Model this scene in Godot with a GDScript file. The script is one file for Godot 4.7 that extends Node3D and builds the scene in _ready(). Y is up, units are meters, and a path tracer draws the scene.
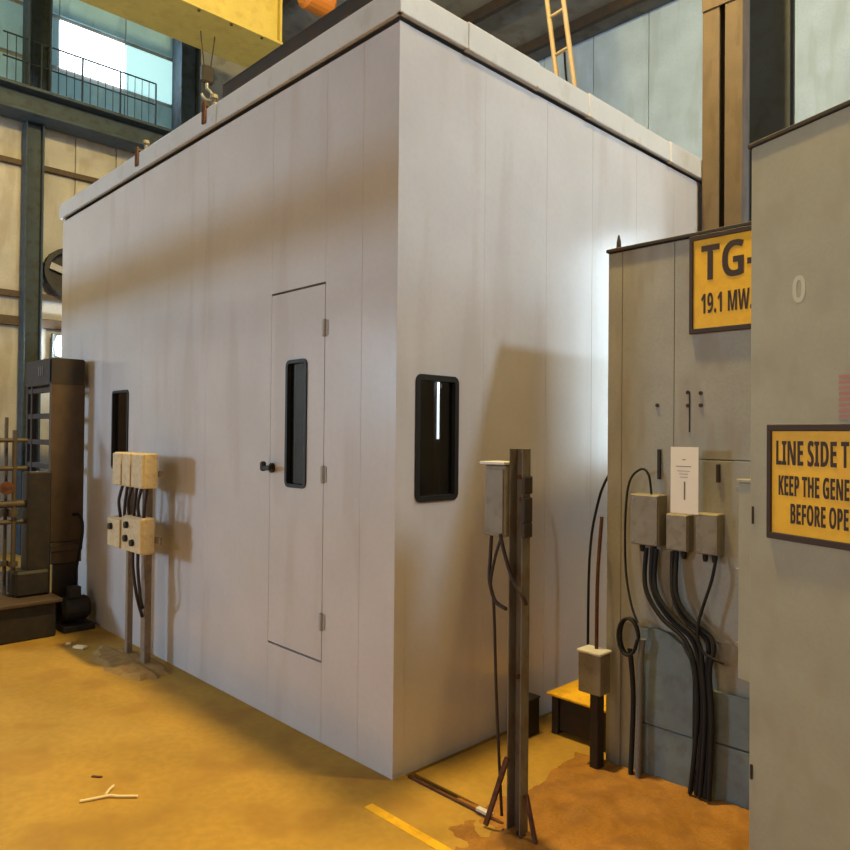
extends Node3D

var M := {}
var used := {}

# ---------------------------------------------------------------- naming
func numbered(n: String) -> String:
	if not used.has(n):
		used[n] = 0
		return n
	used[n] += 1
	return "%s_%03d" % [n, used[n]]

func thing(called: String, label: String, category: String, at := Vector3.ZERO, turn := 0.0, group := "") -> Node3D:
	var o := Node3D.new()
	o.name = numbered(called)
	add_child(o)
	o.position = at
	o.rotation.y = turn
	o.set_meta("label", label)
	o.set_meta("category", category)
	if group != "":
		o.set_meta("group", group)
	return o

func tag(o: Node, label: String, category: String, group := "") -> Node:
	o.set_meta("label", label)
	o.set_meta("category", category)
	if group != "":
		o.set_meta("group", group)
	return o

# commits a SurfaceTool as one named mesh under a parent
func part(called: String, st: SurfaceTool, m: Material, parent: Node = self) -> MeshInstance3D:
	st.generate_normals()
	var o := MeshInstance3D.new()
	o.mesh = st.commit()
	o.material_override = m
	o.name = numbered(called) if parent == self else called
	parent.add_child(o, true)
	return o

func struct(called: String, st: SurfaceTool, m: Material, parent: Node = self) -> MeshInstance3D:
	var o := part(called, st, m, parent)
	if parent == self:
		o.set_meta("kind", "structure")
	return o

# ---------------------------------------------------------------- shapes
func nb() -> SurfaceTool:
	var st := SurfaceTool.new()
	st.begin(Mesh.PRIMITIVE_TRIANGLES)
	st.set_smooth_group(-1)
	return st

func tri(st: SurfaceTool, a: Vector3, b: Vector3, c: Vector3, inside: Vector3) -> void:
	if (b - a).cross(c - a).dot(a - inside) > 0.0:
		var k := b
		b = c
		c = k
	st.add_vertex(a)
	st.add_vertex(b)
	st.add_vertex(c)

func quad(st: SurfaceTool, a: Vector3, b: Vector3, c: Vector3, d: Vector3, inside: Vector3) -> void:
	tri(st, a, b, c, inside)
	tri(st, a, c, d, inside)

# box with chamfered edges
func bx(st: SurfaceTool, c: Vector3, s: Vector3, b := 0.004, r := Basis.IDENTITY) -> void:
	st.set_smooth_group(-1)
	var h := s * 0.5
	b = minf(b, minf(h.x, minf(h.y, h.z)) * 0.6)
	var pt := func(sx: float, sy: float, sz: float, ax: int) -> Vector3:
		var v := Vector3(sx * (h.x - b), sy * (h.y - b), sz * (h.z - b))
		if ax == 0: v.x = sx * h.x
		if ax == 1: v.y = sy * h.y
		if ax == 2: v.z = sz * h.z
		return c + r * v
	for g in [-1.0, 1.0]:
		quad(st, pt.call(g, -1, -1, 0), pt.call(g, 1, -1, 0), pt.call(g, 1, 1, 0), pt.call(g, -1, 1, 0), c)
		quad(st, pt.call(-1, g, -1, 1), pt.call(1, g, -1, 1), pt.call(1, g, 1, 1), pt.call(-1, g, 1, 1), c)
		quad(st, pt.call(-1, -1, g, 2), pt.call(1, -1, g, 2), pt.call(1, 1, g, 2), pt.call(-1, 1, g, 2), c)
	if b > 0.0:
		for g in [-1.0, 1.0]:
			for k in [-1.0, 1.0]:
				quad(st, pt.call(g, k, -1, 0), pt.call(g, k, 1, 0), pt.call(g, k, 1, 1), pt.call(g, k, -1, 1), c)
				quad(st, pt.call(g, -1, k, 0), pt.call(g, 1, k, 0), pt.call(g, 1, k, 2), pt.call(g, -1, k, 2), c)
				quad(st, pt.call(-1, g, k, 1), pt.call(1, g, k, 1), pt.call(1, g, k, 2), pt.call(-1, g, k, 2), c)
				for j in [-1.0, 1.0]:
					tri(st, pt.call(g, k, j, 0), pt.call(g, k, j, 1), pt.call(g, k, j, 2), c)

# box from its two corners
func bb(st: SurfaceTool, x0: float, x1: float, y0: float, y1: float, z0: float, z1: float, b := 0.004) -> void:
	bx(st, Vector3((x0 + x1) * 0.5, (y0 + y1) * 0.5, (z0 + z1) * 0.5), Vector3(absf(x1 - x0), absf(y1 - y0), absf(z1 - z0)), b)

# bar of rectangular section between two points
func bar(st: SurfaceTool, a: Vector3, e: Vector3, w: float, d: float, b := 0.002) -> void:
	var y := (e - a).normalized()
	var ref := Vector3.FORWARD if absf(y.z) < 0.9 else Vector3.RIGHT
	var x := y.cross(ref).normalized()
	var z := x.cross(y).normalized()
	bx(st, (a + e) * 0.5, Vector3(w, a.distance_to(e), d), b, Basis(x, y, z))

func smooth(p: Array, n := 6) -> Array:
	var out := []
	for i in p.size() - 1:
		var p0: Vector3 = p[maxi(i - 1, 0)]
		var p1: Vector3 = p[i]
		var p2: Vector3 = p[i + 1]
		var p3: Vector3 = p[mini(i + 2, p.size() - 1)]
		for k in n:
			out.append(p1.cubic_interpolate(p2, p0, p3, float(k) / n))
	out.append(p[p.size() - 1])
	return out

func tube(st: SurfaceTool, pts: Array, r: float, n := 8, rib := 0.0) -> void:
	st.set_smooth_group(0)
	var rings := []
	var side := Vector3.ZERO
	for i in pts.size():
		var a: Vector3 = pts[maxi(i - 1, 0)]
		var b: Vector3 = pts[mini(i + 1, pts.size() - 1)]
		var t := (b - a).normalized()
		if side == Vector3.ZERO:
			side = t.cross(Vector3.UP if absf(t.y) < 0.9 else Vector3.RIGHT).normalized()
		side = (side - t * side.dot(t)).normalized()
		var up := t.cross(side)
		var ring := []
		var rr := r + (rib if i % 2 == 0 else 0.0)
		for k in n:
			var w := TAU * k / n
			ring.append(pts[i] + (side * cos(w) + up * sin(w)) * rr)
		rings.append(ring)
	for i in rings.size() - 1:
		var mid: Vector3 = (pts[i] + pts[i + 1]) * 0.5
		for k in n:
			var j := (k + 1) % n
			quad(st, rings[i][k], rings[i][j], rings[i + 1][j], rings[i + 1][k], mid)
	st.set_smooth_group(-1)
	var last: int = rings.size() - 1
	for k in range(1, n - 1):
		tri(st, rings[0][0], rings[0][k], rings[0][k + 1], pts[1])
		tri(st, rings[last][0], rings[last][k], rings[last][k + 1], pts[last - 1])

# lathe about an axis through c: profile of Vector2(radius, along)
func lathe(st: SurfaceTool, c: Vector3, prof: Array, n := 20, axis := Vector3.UP) -> void:
	st.set_smooth_group(-1)
	var s := axis.cross(Vector3.RIGHT if absf(axis.x) < 0.9 else Vector3.UP).normalized()
	var u := axis.cross(s)
	for i in prof.size() - 1:
		var a: Vector2 = prof[i]
		var b: Vector2 = prof[i + 1]
		for k in n:
			var w0 := TAU * k / n
			var w1 := TAU * (k + 1) / n
			var d0 := s * cos(w0) + u * sin(w0)
			var d1 := s * cos(w1) + u * sin(w1)
			var p0 := c + d0 * a.x + axis * a.y
			var p1 := c + d1 * a.x + axis * a.y
			var p2 := c + d1 * b.x + axis * b.y
			var p3 := c + d0 * b.x + axis * b.y
			if a.x > 1e-5: tri(st, p0, p1, p2, c)
			if b.x > 1e-5: tri(st, p0, p2, p3, c)

func rrect(x0: float, x1: float, y0: float, y1: float, r: float, z: float, n := 5) -> Array:
	var out := []
	for q in 4:
		var cx := x1 - r if q == 0 or q == 3 else x0 + r
		var cy := y1 - r if q < 2 else y0 + r
		for k in n + 1:
			var w := PI * 0.5 * (q + float(k) / n)
			out.append(Vector3(cx + cos(w) * r, cy + sin(w) * r, z))
	return out

# rounded ring lying in the xy plane, from z0 to z1
func frame_ring(st: SurfaceTool, x0: float, x1: float, y0: float, y1: float, r: float, w: float, z0: float, z1: float) -> void:
	var o0 := rrect(x0, x1, y0, y1, r, z0)
	var o1 := rrect(x0, x1, y0, y1, r, z1)
	var i0 := rrect(x0 + w, x1 - w, y0 + w, y1 - w, maxf(r - w, 0.005), z0)
	var i1 := rrect(x0 + w, x1 - w, y0 + w, y1 - w, maxf(r - w, 0.005), z1)
	var n := o0.size()
	for k in n:
		var j := (k + 1) % n
		var mid: Vector3 = (o0[k] + i1[j]) * 0.5
		quad(st, o1[k], o1[j], i1[j], i1[k], mid)
		quad(st, o0[k], o0[j], i0[j], i0[k], mid)
		quad(st, o0[k], o0[j], o1[j], o1[k], mid)
		quad(st, i0[k], i0[j], i1[j], i1[k], mid)

# flat convex outline with thickness
func plate(st: SurfaceTool, outline: Array, dz: float) -> void:
	var c := Vector3.ZERO
	for p in outline: c += p
	c = c / outline.size() + Vector3(0, 0, dz * 0.5)
	var n := outline.size()
	var d := Vector3(0, 0, dz)
	for k in n:
		var j := (k + 1) % n
		quad(st, outline[k], outline[j], outline[j] + d, outline[k] + d, c)
		if k > 0 and k < n - 1:
			tri(st, outline[0], outline[k], outline[k + 1], c)
			tri(st, outline[0] + d, outline[k] + d, outline[k + 1] + d, c)

# wall panel in its own plane (front at z = 0), optionally with a window hole [x0, x1, y0, y1]
func panel_shape(x0: float, x1: float, y0: float, y1: float, t := 0.06, hole := []) -> SurfaceTool:
	var st := nb()
	if hole.is_empty():
		bb(st, x0, x1, y0, y1, -t, 0, 0.0012)
	else:
		bb(st, x0, x1, y0, hole[2], -t, 0, 0.0)
		bb(st, x0, x1, hole[3], y1, -t, 0, 0.0)
		bb(st, x0, hole[0], hole[2], hole[3], -t, 0, 0.0)
		bb(st, hole[1], x1, hole[2], hole[3], -t, 0, 0.0)
	return st

# lettering fitted into a width and a height, lower left corner at (x, y)
func lettering(parent: Node, called: String, s: String, x: float, y: float, w: float, h: float, z: float, m: Material, thick := 0.0) -> void:
	var f := SystemFont.new()
	f.font_names = PackedStringArray(["Droid Sans"])
	f.font_weight = 700
	var t := TextMesh.new()
	t.text = s
	t.font = f
	t.font_size = 64
	t.pixel_size = 0.005
	t.depth = 0.004
	var box := t.get_aabb()
	var o := MeshInstance3D.new()
	o.mesh = t
	o.material_override = m
	o.name = called
	parent.add_child(o, true)
	var sx := w / box.size.x
	var sy := h / box.size.y
	o.scale = Vector3(sx, sy, 1)
	o.position = Vector3(x - box.position.x * sx, y - box.position.y * sy, z)

# ---------------------------------------------------------------- materials
func noise_image(sd: int, freq: float, w: int, h: int) -> Image:
	var n := FastNoiseLite.new()
	n.seed = sd
	n.noise_type = FastNoiseLite.TYPE_SIMPLEX_SMOOTH
	n.frequency = freq
	n.fractal_octaves = 4
	var im := n.get_seamless_image(w, h, false, false, 0.1, true)
	im.convert(Image.FORMAT_L8)
	return im

# base colour broken up by blotches, fine grain and stains; streak > 1 stretches the stains vertically
func tex(sd: int, base: Color, blotch: float, grain: float, stain: Color, amount: float, threshold := 0.55, streak := 1, size := 512) -> ImageTexture:
	var a := noise_image(sd, 4.0 / size, size, size).get_data()
	var b := noise_image(sd + 1, 60.0 / size, size, size).get_data()
	var im := noise_image(sd + 2, 7.0 / size, size, size / streak)
	if streak > 1: im.resize(size, size, Image.INTERPOLATE_CUBIC)
	var c := im.get_data()
	var out := PackedByteArray()
	out.resize(size * size * 3)
	for i in size * size:
		var k := 1.0 + blotch * (a[i] / 127.5 - 1.0) + grain * (b[i] / 127.5 - 1.0)
		var s := clampf((c[i] / 255.0 + (b[i] / 255.0 - 0.5) * 0.25 - threshold) / 0.2, 0.0, 1.0) * amount
		out[i * 3] = int(clampf(lerpf(base.r * k, stain.r, s), 0, 1) * 255.0)
		out[i * 3 + 1] = int(clampf(lerpf(base.g * k, stain.g, s), 0, 1) * 255.0)
		out[i * 3 + 2] = int(clampf(lerpf(base.b * k, stain.b, s), 0, 1) * 255.0)
	return ImageTexture.create_from_image(Image.create_from_data(size, size, false, Image.FORMAT_RGB8, out))

func plain(c: Color, rough := 0.7, metal := 0.0) -> StandardMaterial3D:
	var m := StandardMaterial3D.new()
	m.albedo_color = c
	m.roughness = rough
	m.metallic = metal
	return m

func worn(sd: int, c: Color, blotch: float, grain: float, stain: Color, amount: float, metres: float, rough := 0.7, threshold := 0.55, streak := 1, size := 512) -> StandardMaterial3D:
	var m := plain(Color.WHITE, rough)
	m.albedo_texture = tex(sd, c, blotch, grain, stain, amount, threshold, streak, size)
	m.uv1_triplanar = true
	m.uv1_world_triplanar = true
	m.uv1_scale = Vector3.ONE / metres
	return m

func glow(c: Color, e: float) -> StandardMaterial3D:
	var m := plain(c, 0.6)
	m.emission_enabled = true
	m.emission = c
	m.emission_energy_multiplier = e
	return m

func make_materials() -> void:
	M.panel = worn(11, Color(0.785, 0.770, 0.778), 0.025, 0.012, Color(0.70, 0.655, 0.635), 0.28, 2.6, 0.19, 0.56, 8)
	M.trim = worn(15, Color(0.80, 0.795, 0.79), 0.02, 0.015, Color(0.72, 0.70, 0.66), 0.4, 1.5, 0.4, 0.6)
	M.joint = plain(Color(0.66, 0.66, 0.67), 0.8)
	M.rubber = plain(Color(0.07, 0.065, 0.065), 0.55)
	M.dark_glass = plain(Color(0.03, 0.04, 0.045, 0.55), 0.04)
	M.dark_glass.transparency = BaseMaterial3D.TRANSPARENCY_ALPHA
	M.dark_inner = plain(Color(0.18, 0.18, 0.19), 0.9)  # dark grey for the added sheet and the batten inside the enclosure
	M.floor = worn(21, Color(0.68, 0.535, 0.215), 0.06, 0.05, Color(0.58, 0.42, 0.17), 0.4, 3.3, 0.82, 0.58, 1, 1024)
	M.dirt = worn(25, Color(0.60, 0.42, 0.17), 0.09, 0.10, Color(0.48, 0.32, 0.13), 0.45, 1.1, 0.95, 0.55)
	M.concrete = worn(27, Color(0.62, 0.50, 0.30), 0.08, 0.08, Color(0.50, 0.38, 0.22), 0.5, 0.8, 0.95, 0.5)
	M.yellow_line_lit_tread = worn(29, Color(0.90, 0.70, 0.08), 0.05, 0.05, Color(0.75, 0.55, 0.13), 0.4, 0.6, 0.7, 0.58)  # floor line paint; also yellow lamplight painted on the step top
	M.tg = worn(31, Color(0.60, 0.59, 0.555), 0.05, 0.03, Color(0.54, 0.48, 0.41), 0.35, 1.3, 0.55, 0.55, 4)
	M.line_side = worn(35, Color(0.60, 0.595, 0.535), 0.035, 0.025, Color(0.555, 0.52, 0.45), 0.3, 1.2, 0.55, 0.56, 2)
	M.duct = worn(37, Color(0.43, 0.48, 0.49), 0.06, 0.03, Color(0.36, 0.36, 0.34), 0.35, 0.9, 0.6)
	M.box_grey = worn(39, Color(0.52, 0.49, 0.43), 0.05, 0.04, Color(0.43, 0.36, 0.28), 0.35, 0.5, 0.55)
	M.box_cream = worn(41, Color(0.80, 0.72, 0.57), 0.04, 0.03, Color(0.66, 0.55, 0.39), 0.35, 0.4, 0.6)
	M.post = worn(43, Color(0.44, 0.42, 0.39), 0.08, 0.05, Color(0.38, 0.29, 0.22), 0.5, 0.6, 0.6, 0.52, 2)
	M.post_tan = worn(45, Color(0.52, 0.46, 0.39), 0.06, 0.04, Color(0.42, 0.34, 0.27), 0.4, 0.6, 0.7)
	M.cable = plain(Color(0.055, 0.052, 0.055), 0.75)
	M.cable_brown = plain(Color(0.17, 0.11, 0.09), 0.6)
	M.conduit = plain(Color(0.44, 0.43, 0.42), 0.5)
	M.dark_steel = worn(47, Color(0.17, 0.15, 0.14), 0.12, 0.08, Color(0.25, 0.16, 0.10), 0.6, 0.8, 0.7)
	M.rust = worn(49, Color(0.36, 0.21, 0.13), 0.14, 0.1, Color(0.2, 0.12, 0.08), 0.7, 0.5, 0.85)
	M.rack = worn(51, Color(0.31, 0.245, 0.185), 0.07, 0.04, Color(0.25, 0.19, 0.14), 0.4, 0.7, 0.7, 0.52, 2)
	M.machine = worn(53, Color(0.13, 0.115, 0.10), 0.15, 0.08, Color(0.22, 0.16, 0.1), 0.6, 0.6, 0.6)
	M.pipe = worn(55, Color(0.31, 0.275, 0.225), 0.1, 0.06, Color(0.3, 0.2, 0.13), 0.7, 0.5, 0.6)
	M.crane = worn(57, Color(0.72, 0.66, 0.36), 0.04, 0.03, Color(0.62, 0.52, 0.27), 0.3, 1.4, 0.5, 0.58)
	M.crane_orange = plain(Color(0.64, 0.39, 0.12), 0.55)
	M.column_red = worn(59, Color(0.31, 0.26, 0.225), 0.08, 0.05, Color(0.23, 0.18, 0.15), 0.5, 1.0, 0.7, 0.52, 4)
	M.column_dark = worn(61, Color(0.20, 0.255, 0.30), 0.06, 0.04, Color(0.15, 0.15, 0.15), 0.5, 1.2, 0.7)
	M.column_black = worn(81, Color(0.13, 0.155, 0.18), 0.08, 0.04, Color(0.10, 0.10, 0.10), 0.5, 1.2, 0.7)
	M.wall_cream = worn(63, Color(0.69, 0.68, 0.66), 0.05, 0.03, Color(0.58, 0.54, 0.49), 0.4, 2.2, 0.85, 0.54, 4)
	M.wall_blue = worn(65, Color(0.60, 0.69, 0.81), 0.05, 0.03, Color(0.53, 0.60, 0.68), 0.4, 2.4, 0.75, 0.55, 6)
	M.wall_grey = worn(67, Color(0.55, 0.55, 0.53), 0.06, 0.03, Color(0.42, 0.4, 0.36), 0.5, 3.0, 0.85)
	M.roof = worn(69, Color(0.40, 0.41, 0.43), 0.08, 0.05, Color(0.30, 0.29, 0.28), 0.5, 2.5, 0.85)
	M.bamboo = worn(71, Color(0.48, 0.44, 0.39), 0.06, 0.05, Color(0.55, 0.42, 0.27), 0.6, 0.5, 0.7)
	M.sign_yellow = worn(73, Color(0.90, 0.70, 0.0), 0.03, 0.02, Color(0.83, 0.58, 0.0), 0.3, 0.5, 0.5)
	M.sign_dark = plain(Color(0.19, 0.11, 0.07), 0.6)
	M.paper = plain(Color(0.93, 0.90, 0.87), 0.9)
	M.print_grey = plain(Color(0.45, 0.42, 0.40), 0.9)
	M.print_pink = plain(Color(0.66, 0.47, 0.455), 0.8)
	M.paint_white = plain(Color(0.72, 0.72, 0.68), 0.8)
	M.handle_black = plain(Color(0.06, 0.05, 0.05), 0.4)
	M.steel = plain(Color(0.55, 0.54, 0.52), 0.45, 0.6)
	M.scrap = plain(Color(0.93, 0.86, 0.70), 0.9)
	M.fixture = plain(Color(0.35, 0.36, 0.36), 0.5, 0.3)
	M.translucent = worn(75, Color(0.46, 0.60, 0.66), 0.06, 0.03, Color(0.34, 0.44, 0.48), 0.5, 1.6, 0.6, 0.55, 4)
	M.translucent.emission_enabled = true
	M.translucent.emission = Color(0.60, 0.80, 0.84)
	M.translucent.emission_energy_multiplier = 0.18
	M.daylight_window = glow(Color(0.90, 0.97, 1.0), 4.0)
	M.unseen_window_bright = glow(Color(0.88, 0.96, 1.0), 9.0)  # glow of the unseen back opening, mirrored as glare in the right face
	M.fill_window_warm = glow(Color(1.0, 0.94, 0.92), 0.9)  # glow of the added fill window in the front wall
	M.daylight_dim = glow(Color(0.72, 0.92, 0.95), 0.9)
	M.sodium_bulb = glow(Color(1.0, 0.74, 0.36), 8.0)
	M.halide_bulb = glow(Color(0.88, 0.95, 1.0), 8.0)
	M.tube_glow = glow(Color(0.92, 0.97, 1.0), 6.0)

# ---------------------------------------------------------------- lamps
func omni(at: Vector3, c: Color, e: float, size: float) -> void:
	var l := OmniLight3D.new()
	l.name = numbered("lamp_light")
	l.position = at
	l.light_color = c
	l.light_energy = e
	l.light_size = size
	l.omni_range = 40.0
	l.omni_attenuation = 2.0
	l.shadow_enabled = true
	add_child(l)

func area(at: Vector3, turn: float, size: Vector2, c: Color, e: float) -> void:
	var l := AreaLight3D.new()
	l.name = numbered("window_light")
	l.position = at
	l.rotation.y = turn
	l.area_size = size
	l.area_normalize_energy = true
	l.light_color = c
	l.light_energy = e
	l.area_range = 40.0
	l.area_attenuation = 2.0
	l.shadow_enabled = true
	add_child(l)

func high_bay(at: Vector3, roof_y: float, label: String, bulb: Material, c: Color, e: float, size := 0.12) -> void:
	var t := thing("unseen_high_bay_lamp", label, "lamp", at, 0.0)  # every high bay hangs out of view, only its light and shadows show
	var st := nb()
	lathe(st, Vector3.ZERO, [Vector2(0.26, 0.02), Vector2(0.24, 0.16), Vector2(0.13, 0.32), Vector2(0.07, 0.36), Vector2(0.07, 0.55), Vector2(0.0, 0.56)], 20)
	part("reflector", st, M.fixture, t)
	st = nb()
	tube(st, [Vector3(0, 0.5, 0), Vector3(0, roof_y - at.y, 0)], 0.015)
	part("hanger", st, M.dark_steel, t)
	st = nb()
	lathe(st, Vector3(0, 0.1, 0), [Vector2(0, -0.1), Vector2(0.06, -0.08), Vector2(0.08, 0.0), Vector2(0.06, 0.09), Vector2(0.03, 0.2), Vector2(0, 0.2)], 16)
	part("bulb", st, bulb, t)
	omni(at + Vector3(0, -0.06, 0), c, e, size)

# ---------------------------------------------------------------- scene
func _ready() -> void:
	# camera
	var cam := Camera3D.new()
	cam.name = "camera"
	cam.fov = 60.6
	cam.position = Vector3(2.519, 1.6, 2.255)
	cam.rotation = Vector3(deg_to_rad(0.709), deg_to_rad(45.883), deg_to_rad(0.55))
	cam.near = 0.02
	cam.current = true
	add_child(cam)
	# environment
	var env := Environment.new()
	env.background_mode = Environment.BG_COLOR
	env.background_color = Color(0.70, 0.78, 0.85)
	env.tonemap_mode = Environment.TONE_MAPPER_LINEAR
	env.tonemap_exposure = 1.0
	env.sdfgi_enabled = true
	env.ssao_enabled = true
	env.ssil_enabled = true
	var we := WorldEnvironment.new()
	we.name = "environment"
	we.environment = env
	add_child(we)
	make_materials()
	# lamps and daylight, all out of view except the high left window
	var sodium := Color(1.0, 0.86, 0.52)
	var cool := Color(0.84, 0.93, 1.0)
	high_bay(Vector3(-0.08, 7.0, -0.23), 9.0, "unseen sodium high bay lamp above the enclosure corner, placed to light the floor", M.sodium_bulb, sodium, 45.0)
	high_bay(Vector3(-6.0, 6.7, 1.7), 8.6, "unseen sodium high bay lamp near the left hall wall, placed to warm the left end", M.sodium_bulb, sodium, 4.0)
	high_bay(Vector3(2.5, 7.0, -2.0), 8.6, "unseen sodium high bay lamp above the grey cabinets, placed to warm the right face", M.sodium_bulb, sodium, 12.0)
	high_bay(Vector3(6.0, 6.9, -2.4), 8.5, "unseen cool white high bay lamp at the right, placed to cast the diagonal shadow", M.halide_bulb, cool, 28.0, 0.3)
	area(Vector3(-6.5, 2.6, 7.84), 0.0, Vector2(1.4, 1.0), Color(0.74, 0.88, 1.0), 33.0)  # unseen front window, placed to light the left face past the tray
	area(Vector3(3.1, 2.8, -6.84), PI, Vector2(0.72, 3.2), Color(0.85, 0.95, 1.0), 4.0)  # unseen back opening beside the right face
	area(Vector3(2.0, 4.0, 7.84), 0.0, Vector2(3.0, 1.6), Color(1.0, 0.94, 0.92), 8.0)  # added fill from the front wall, softens the band on the left face
	area(Vector3(-7.80, 6.83, -1.40), -PI * 0.5, Vector2(0.9, 0.62), cool, 6.0)

	build_hall()
	build_enclosure()
	build_tg_cabinet()
	build_line_side_cabinet()
	build_post()
	build_stand()
	build_left_machinery()
	build_overhead()
	build_small()

func build_hall() -> void:
	# floor with a narrow cable slot beside the enclosure
	var st := nb()
	bb(st, -8.3, 8.3, -0.3, 0, -0.08, 8.3, 0)
	bb(st, -8.3, 0.0, -0.3, 0, -7.3, -0.08, 0)
	bb(st, 0.022, 8.3, -0.3, 0, -7.3, -0.125, 0)
	bb(st, 0.62, 8.3, -0.3, 0, -0.125, -0.08, 0)
	bb(st, -0.1, 0.7, -0.42, -0.3, -7.3, 0.0, 0)
	struct("floor", st, M.floor)
	# roof: two slopes with purlins along x
	st = nb()
	var lo := 7.5
	var hi := 9.1
	for side in [[-7.3, 0.5], [8.3, 0.5]]:
		var z0: float = side[0]
		var z1: float = side[1]
		var a := Vector3(-8.3, lo, z0)
		var b := Vector3(8.3, lo, z0)
		var c := Vector3(8.3, hi, z1)
		var d := Vector3(-8.3, hi, z1)
		var up := Vector3(0, 0.2, 0)
		var mid := (a + c) * 0.5 + up * 0.5
		quad(st, a, b, c, d, mid)
		quad(st, a + up, b + up, c + up, d + up, mid)
	var ceiling := struct("ceiling", st, M.roof)
	for k in 8:
		var z := -6.6 + k * 0.95
		var y := lo + (z + 7.3) / 7.8 * (hi - lo)
		st = nb()
		bb(st, -8.0, 8.0, y - 0.16, y - 0.01, z - 0.04, z + 0.04, 0.0)
		part("purlin", st, M.dark_steel, ceiling)
	# back wall (z = -7) of vertical cladding sheets, with an unseen bright opening at the right, placed for the glare
	st = nb()
	bb(st, -8.3, 2.74, -0.1, 7.7, -7.3, -7.03, 0)
	bb(st, 3.5, 8.3, -0.1, 7.7, -7.3, -7.03, 0)
	bb(st, 2.74, 3.5, 4.45, 7.7, -7.3, -7.03, 0)
	bb(st, 2.74, 3.5, -0.1, 1.15, -7.3, -7.03, 0)
	var wb := struct("wall_back", st, M.wall_blue)
	var x := -8.0
	while x < 2.6:
		st = nb()
		bb(st, x + 0.005, minf(x + 0.895, 2.7), 0, 7.55, -7.03, -7.0, 0.006)
		part("cladding_sheet", st, M.wall_blue, wb)
		x += 0.9
	st = nb()
	bb(st, 2.74, 3.5, 1.15, 4.45, -7.2, -7.16, 0)
	var w2 := struct("unseen_window_2", st, M.unseen_window_bright)  # out of view, sized for its reflection in the right face
	st = nb()
	for g in [[2.70, 2.76, 1.1, 4.5], [3.48, 3.54, 1.1, 4.5]]:
		bb(st, g[0], g[1], g[2], g[3], -7.03, -6.96)
	part("window_frame", st, M.column_dark, w2)
	# left wall (x = -8)
	st = nb()
	bb(st, -8.3, -8.03, -0.1, 9.2, -7.3, 8.3, 0)
	var wl := struct("wall_left", st, M.wall_cream)
	var z := -3.4
	while z < 1.0:
		st = nb()
		bb(st, -8.03, -8.0, 0, 5.7, z + 0.006, z + 0.544, 0.006)
		part("cladding_sheet", st, M.wall_cream, wl)
		z += 0.55
	for g in [[3.33, 3.41], [2.96, 3.08], [5.05, 5.12]]:
		st = nb()
		bb(st, -8.0, -7.93, g[0], g[1], -3.4, 1.0, 0.004)
		part("girt", st, M.rack, wl)
	# translucent glazing above the runway beam, one pane bright with daylight
	st = nb()
	bb(st, -8.03, -8.01, 5.7, 9.0, -6.0, 2.0, 0)
	var w1 := struct("window_1", st, M.wall_grey)
	for row in [[5.95, 6.46], [6.52, 7.16], [7.22, 7.9], [7.96, 8.8]]:
		for c in [[-0.95, 0.6], [-1.84, -0.97], [-2.55, -1.86]]:
			var lit: bool = row[0] == 6.52 and c[0] == -1.84
			var half: bool = row[0] == 6.52 and c[0] == -2.55
			st = nb()
			bb(st, -8.0, -7.97, row[0], row[1], c[0], c[1], 0.004)
			part("lit_pane" if lit or half else "pane", st, M.daylight_window if lit else (M.daylight_dim if half else M.translucent), w1)
	# right and front walls; front has an unseen window and an added fill window
	st = nb()
	bb(st, 8.0, 8.3, -0.1, 9.2, -7.3, 8.3, 0)
	struct("wall_right", st, M.wall_grey)
	st = nb()
	bb(st, -8.3, -7.2, -0.1, 7.7, 8.0, 8.3, 0)
	bb(st, -5.8, 0.5, -0.1, 7.7, 8.0, 8.3, 0)
	bb(st, 3.5, 8.3, -0.1, 7.7, 8.0, 8.3, 0)
	bb(st, 0.5, 3.5, 4.8, 7.7, 8.0, 8.3, 0)
	bb(st, 0.5, 3.5, -0.1, 3.2, 8.0, 8.3, 0)
	bb(st, -7.2, -5.8, 3.1, 7.7, 8.0, 8.3, 0)
	bb(st, -7.2, -5.8, -0.1, 2.1, 8.0, 8.3, 0)
	struct("wall_front", st, M.wall_grey)
	st = nb()
	bb(st, -7.2, -5.8, 2.1, 3.1, 8.1, 8.14, 0)
	var w3 := struct("unseen_window_3", st, M.daylight_window)  # out of view, placed to light the left face
	st = nb()
	for g in [[-7.24, -5.76, 2.06, 2.12], [-7.24, -5.76, 3.08, 3.14], [-7.24, -7.18, 2.06, 3.14], [-5.82, -5.76, 2.06, 3.14]]:
		bb(st, g[0], g[1], g[2], g[3], 7.94, 8.02)
	part("window_frame", st, M.column_dark, w3)
	st = nb()
	bb(st, 0.5, 3.5, 3.2, 4.8, 8.1, 8.14, 0)
	var w4 := struct("added_fill_window_4", st, M.fill_window_warm)  # added for fill, brightens the left face and cabinet fronts
	st = nb()
	for g in [[0.46, 3.54, 3.16, 3.22], [0.46, 3.54, 4.78, 4.84], [0.46, 0.52, 3.16, 4.84], [3.48, 3.54, 3.16, 4.84]]:
		bb(st, g[0], g[1], g[2], g[3], 7.94, 8.02)
	part("window_frame", st, M.column_dark, w4)
	# cable tray out of view, placed to cast the shadow band on the enclosure
	var t := thing("unseen_cable_tray", "unseen cable tray on rods, placed to cast the band on the enclosure", "cable tray", Vector3(-3.35, 2.75, 1.6))
	st = nb()
	bb(st, -2.0, 2.1, -0.02, 0.0, -0.12, 0.12, 0.002)
	part("tray_bottom", st, M.steel, t)
	for s in [-1.0, 1.0]:
		st = nb()
		bb(st, -2.0, 2.1, -0.14, 0.14, s * 0.12 - 0.004, s * 0.12 + 0.004, 0.001)
		part("side_rail", st, M.steel, t)
	for k in 3:
		st = nb()
		tube(st, [Vector3(-1.3 + k * 1.6, 0, 0), Vector3(-1.3 + k * 1.6, 6.1, 0)], 0.006, 6)
		part("rod", st, M.steel, t)
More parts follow.
